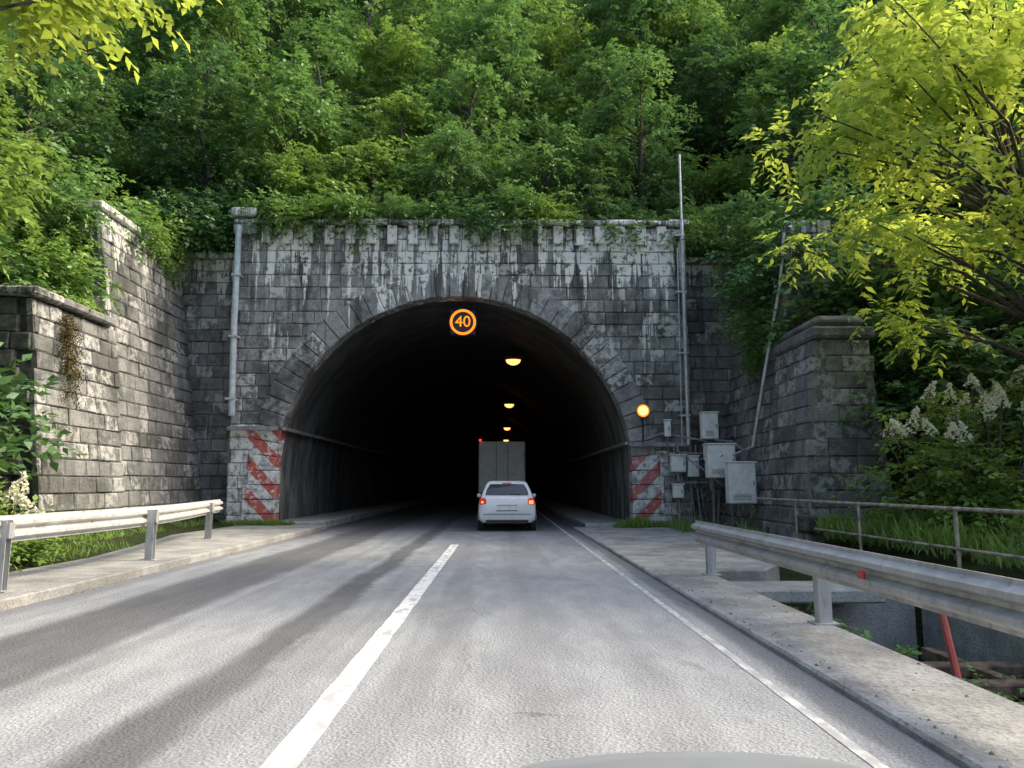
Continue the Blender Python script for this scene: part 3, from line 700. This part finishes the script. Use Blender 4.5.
def gen_bush(name,seed,H,Rr,ncl,ntw,nlf,ls,mat,flowers=0):
    rg=np.random.default_rng(seed); tb=MB()
    th=rg.uniform(0,2*PI,ncl); r=Rr*np.sqrt(rg.random(ncl)); z=H*rg.uniform(.15,1,ncl)*(1-.5*(r/Rr)**2)
    C=np.stack([r*np.cos(th),r*np.sin(th),z],1)
    for c in C: tb.tube([(c[0]*.2,c[1]*.2,0),(c[0]*.6,c[1]*.6,c[2]*.6),tuple(c)],[.03,.02,.006],4,cap=False)
    lv=sprays(C,rg.uniform(.3,.55,ncl)*min(1.3,Rr/1.2),ntw,nlf,ls,rg,.2)
    ex=None
    if flowers:
        out=[]
        for i in range(flowers):
            a=rg.uniform(0,2*PI); rr_=Rr*math.sqrt(rg.random())*.95; b=np.array([rr_*math.cos(a),rr_*math.sin(a),H*(1.02-.4*(rr_/Rr)**2)+rg.uniform(-.25,.15)])
            n=130; t=rg.random(n)**.8; rad=.12*(1-t)+.012; an=rg.uniform(0,2*PI,n); L=rg.uniform(.22,.42); ln=rg.normal(size=2)*.35
            P=np.stack([b[0]+rad*np.cos(an)+ln[0]*t*L,b[1]+rad*np.sin(an)+ln[1]*t*L,b[2]+t*L],1)
            out.append(leaves(P,unit(n,rg),unit(n,rg),rg.uniform(.035,.06,n),.5))
            tb.tube([(b[0]*.7,b[1]*.7,H*.3),tuple(b),(b[0]+ln[0]*L,b[1]+ln[1]*L,b[2]+L)],[.015,.01,.004],4,cap=False)
        ex=np.concatenate(out)
    return mesh_from(name,tb,lv,[M['bark'],mat,M['flower']],ex)

T=[gen_tree('forest_tree_a',1,11,3.4,2.0,50,19,8,.29,M['leaf']),
   gen_tree('forest_tree_b',2,10,3.0,1.2,44,19,8,.27,M['leaf'],cr=(.5,1.0)),
   gen_tree('forest_tree_c',3,13,3.6,2.5,52,19,8,.30,M['leafd']),
   gen_tree('forest_tree_d',4,9,3.2,.8,44,19,8,.28,M['leafb'],cr=(.5,1.1)),
   gen_tree('forest_tree_e',5,12,3.2,1.5,48,19,8,.28,M['leafd'],cr=(.5,.9))]
Bm=[gen_bush('bush_a',21,1.9,1.5,26,14,9,.16,M['leaf']),gen_bush('bush_b',22,1.5,1.3,24,14,9,.14,M['leafb']),gen_bush('bush_c',23,2.2,1.6,28,14,9,.17,M['leafd'])]
def inst(me,loc,parent=None,s=1.0,rz=None,name=None,sz=None,tilt=0):
    o=bpy.data.objects.new(name or me.name,me); o.location=loc; o.rotation_euler=(random.uniform(-tilt,tilt),random.uniform(-tilt,tilt),random.uniform(0,2*PI) if rz is None else rz)
    o.scale=(s,s,s*(sz or 1)); return link(o,parent)
F=Mass(); y=27.3
while y<58:
    sp=3.6+(y-27)*.08; half=7+y*.70
    x=-half+random.uniform(0,sp)
    while x<half:
        xx=x+random.uniform(-1,1); yy_=y+random.uniform(-1.4,1.4)
        s=random.uniform(.62,1.0)*(1+ (y-27)*.008)
        if y<32: s*=.82
        me=random.choice(T if random.random()<.5 else [T[0],T[1],T[3]])
        F.add(me,(xx,yy_,hgt(xx,yy_)-.7),s,tilt=.12); x+=sp
    x=-half*.9
    if y<45:
        while x<half*.9:
            xx=x+random.uniform(-1,1); yy_=y-1.7+random.uniform(-.5,.5)
            if yy_>26.5: F.add(random.choice(Bm),(xx,yy_,hgt(xx,yy_)-.3),random.uniform(1.1,1.7),tilt=.2)
            x+=2.8
    y+=sp*1.0
for yy_ in np.arange(7,27,4.0):
    for x in (-16.5,-21):
        a,b=x+random.uniform(-1,1),yy_+random.uniform(-1,1); F.add(random.choice(T),(a,b,hgt(a,b)-.3),random.uniform(.6,.85),tilt=.08)
    for x in (16.5,21.5):
        if yy_<12 and x<20: continue
        a,b=x+random.uniform(-1,1),yy_+random.uniform(-1,1); F.add(random.choice(T),(a,b,hgt(a,b)-.3),random.uniform(.6,.85),tilt=.08)
F.build('hillside_forest')
F=Mass()
for x in np.arange(-12.5,10.5,1.0):
    for yy_ in (25.0,26.2):
        a=x+random.uniform(-.4,.4); b=yy_+random.uniform(-.3,.3); F.add(random.choice(Bm),(a,b,max(hgt(a,b),8.9)-.1),random.uniform(.6,1.1),tilt=.25)
for x in (-9.3,-8.2,-7.0,-5.6,-4.3,-3.0,-1.9,-.6,.9,2.6):
    F.add(T[3] if random.random()<.6 else T[1],(x,25.6+random.uniform(-.3,.4),9.1),random.uniform(.36,.56),tilt=.2)
for i in range(18):
    x=random.uniform(-9.0,1.5); F.add(Bm[random.choice([0,1])],(x,24.1,9.6),random.uniform(.5,.9),tilt=.35)
for i in range(7):
    x=random.uniform(-8.2,-3.5); F.add(Bm[random.choice([0,1])],(x,23.6,9.9),random.uniform(.35,.55),tilt=.6)
for i in range(16):
    x=random.uniform(-8.4,5.9); F.add(random.choice(Bm),(x,23.75,9.93),random.uniform(.06,.16),tilt=.4)
F.build('portal_top_shrubs')
NT=gen_tree('near_sunlit_yellow',41,11.5,3.9,3.9,84,18,10,.21,M['leafy'],tr=.13,cr=(.4,.95),droop=.6,wr=.23,shift=(-3.6,-.3))
NT1=gen_tree('near_right_green',44,10.5,3.6,3.0,70,20,9,.2,M['leafn'],tr=.2,cr=(.4,.95),droop=.5)
NT2=gen_tree('near_left',42,11.0,3.4,2.6,84,22,10,.18,M['leafn'],tr=.18,cr=(.5,1.0),droop=.45)
NT3=gen_tree('near_left_overhang',43,10.5,2.3,6.3,44,22,10,.17,M['leafy'],tr=.15,cr=(.4,.8),droop=.5,shift=(4.2,0))
inst(NT,(12.0,13.8,.3),None,1.0,0,'deciduous_tree')
inst(NT1,(14.3,9.5,.3),None,1.0,2.6,'deciduous_tree')
inst(NT2,(-12.5,12.9,1.3),None,1.05,0.3,'deciduous_tree')
inst(NT2,(-11.4,6.5,1.0),None,.9,2.0,'deciduous_tree')
inst(NT2,(-14.7,18.0,4.5),None,.85,1.2,'deciduous_tree')
inst(NT3,(-8.9,7.8,.0),None,1.03,0,'deciduous_tree')
FB=gen_bush('flowering_bush_m',31,2.7,1.5,36,15,9,.15,M['leafn'],flowers=26)
inst(FB,(9.0,14.2,.4),None,1.0,0,'flowering_bush'); inst(FB,(11.0,15.2,.6),None,1.05,2,'flowering_bush')
for (x,y,z,s,k) in ((10.6,18.5,3.0,1.3,0),(9.6,19.6,4.6,1.2,0),(9.3,21.5,7.6,1.3,0),(8.9,22.8,8.4,1.2,2),(10.2,20,6,1.5,0),(11.5,17.5,2,1.5,2),(12.5,19,5,1.6,0),(13,14,1.5,1.4,2),(8.6,13.2,.2,.6,1),(9.8,12.2,.3,.7,1),(11.3,12.6,.4,.8,1),(7.9,15.4,.1,.55,1),(8.4,11,.2,.6,1),(12.8,11.2,.6,1,1),(7.9,9.3,.1,.6,1),(7.7,20.9,5.2,.7,0),(7.9,21.3,6.6,.9,0)):
    inst(Bm[k],(x,y,z),None,s,None,'bush',tilt=.15)
for i in range(24): inst(random.choice(Bm),(random.uniform(3.7,6.2),random.uniform(2,11),-1.6),None,random.uniform(.4,.7),None,'bush',tilt=.2)
for (x,y,z,s,k) in ((-7.7,10.6,.05,.5,1),(-7.9,12.6,.05,.5,1),(-7.9,8.8,.05,.45,1),(-9.2,14,.1,.45,1),(-9.0,11.5,.1,.5,0),(-12.3,15.2,2,1.0,2),(-11.9,18.4,5.4,1.0,0),(-12.3,17,5.4,.9,2),(-12.1,18.8,6.4,1.1,1),(-12.0,19.2,7.8,.8,0),(-12.4,21.0,8.6,1.1,0),(-12.2,23.3,8.8,1.2,1),(-12.0,13.9,.8,1.6,2),(-11.3,12.8,.6,1.3,2),(-10.9,24.9,9,.7,1),(-9.6,25,9,.8,0)):
    inst(Bm[k],(x,y,z),None,s,None,'bush',tilt=.15)
FB2=gen_bush('fb2',33,1.0,.6,12,12,8,.11,M['leafn'],flowers=7)
inst(FB2,(-7.7,11.3,.05),None,1.1,0,'flowering_bush')
def ivy(name,pts,ls,mat,seed,ntw=10,rc=.35,dr=.9):
    rg=np.random.default_rng(seed); C=np.array(pts); me=mesh_from(name,MB(),sprays(C,np.full(len(C),rc),ntw,8,ls,rg,dr),[M['bark'],mat]); return inst(me,(0,0,0),None,1,0,name)
rg=random.Random(3); pts=[]
for i in range(90):
    y=rg.uniform(20.2,22.5); z=rg.uniform(4.9,8.9); pts.append((7.0+z*.136+.05,y,z))
for i in range(24):
    z=rg.uniform(4.2,5.8); pts.append((9.35+rg.uniform(0,.5),rg.uniform(18.0,19.5),z-rg.random()*1.5))
ivy('ivy',pts,.13,M['leaf'],61)
pts=[(-10.5-rg.random()*.6,rg.uniform(17.2,19.1),5.9-rg.random()**2*.2) for i in range(14)]+[(-10.65,rg.uniform(21.2,24),9.1-rg.random()**2*1.1) for i in range(30)]+[(-11.2-rg.random()*.5,19.2,rg.uniform(5.8,8.8)) for i in range(34)]
ivy('ivy',pts,.12,M['leafb'],62,10,.25)
pts=[(-10.07+.12*t*2.2,rg.uniform(16.6,17.2)+.1*t,5.3-t*2.0) for t in [rg.random()**1.4 for _ in range(46)]]
ivy('hanging_moss',pts,.05,M['moss'],63,9,.08,1.8)
def grass(name,areas,n,h,mat,seed,th=-.15):
    rg=np.random.default_rng(seed); A=np.array(areas); k=rg.integers(0,len(A),n); a=A[k]
    x=a[:,0]+(a[:,1]-a[:,0])*rg.random(n); y=a[:,2]+(a[:,3]-a[:,2])*rg.random(n); z=a[:,4]
    P=np.stack([x,y,z],1); D=rg.normal(size=(n,3))*.35; D[:,2]=1; N=unit(n,rg)
    cl=np.array([mnoise.noise(Vector((p[0]*1.3,p[1]*1.3,3))) for p in P]); keep=cl>th
    S=h*rg.uniform(.4,1.2,n)*(1+cl)
    lv=leaves(P[keep],D[keep],N[keep],S[keep],.06); me=mesh_from(name,MB(),lv,[M['bark'],mat]); return inst(me,(0,0,0),None,1,0,name)
grass('roadside_grass',[(-8.6,-6.4,23.0,23.3,.11),(-9.6,-8.7,16,22.5,.12),(-9.6,-7.3,5,16.0,.06)],6000,.2,M['leafb'],71)
grass('roadside_grass',[(3.4,5.7,22.7,23.35,.05),(4.9,6.4,18,22,.05)],2600,.24,M['leafb'],72,-.05)
grass('meadow_grass',[(6.8,12,5,17,.2),(6.8,12,12,17,.3)],13000,.4,M['leafb'],73)
rg=random.Random(9); mb=MB()
for i in range(360):
    if rg.random()<.6: x=rg.uniform(2.22,3.1) if rg.random()<.5 else rg.gauss(2.32,.04); y=rg.uniform(2.5,22); z=.052
    else: x=-5.36+abs(rg.gauss(0,.07)); y=rg.uniform(4,22); z=.002
    s=rg.uniform(.006,.018); a=rg.uniform(0,PI)
    v=[(x+s*math.cos(a+k*PI/2)*rg.uniform(.7,1.2),y+s*math.sin(a+k*PI/2)*rg.uniform(.7,1.2),z) for k in range(4)]
    mb.add(v+[(x,y,z+s*.8)],[(0,1,4),(1,2,4),(2,3,4),(3,0,4)],rg.choice([0,0,1]))
mb.obj('roadside_gravel',[simple('gravel',(.26,.25,.23),.9,var=.4),simple('dead_leaf',(.16,.10,.05),.9,var=.3)])
print('OBJ',len(bpy.data.objects))
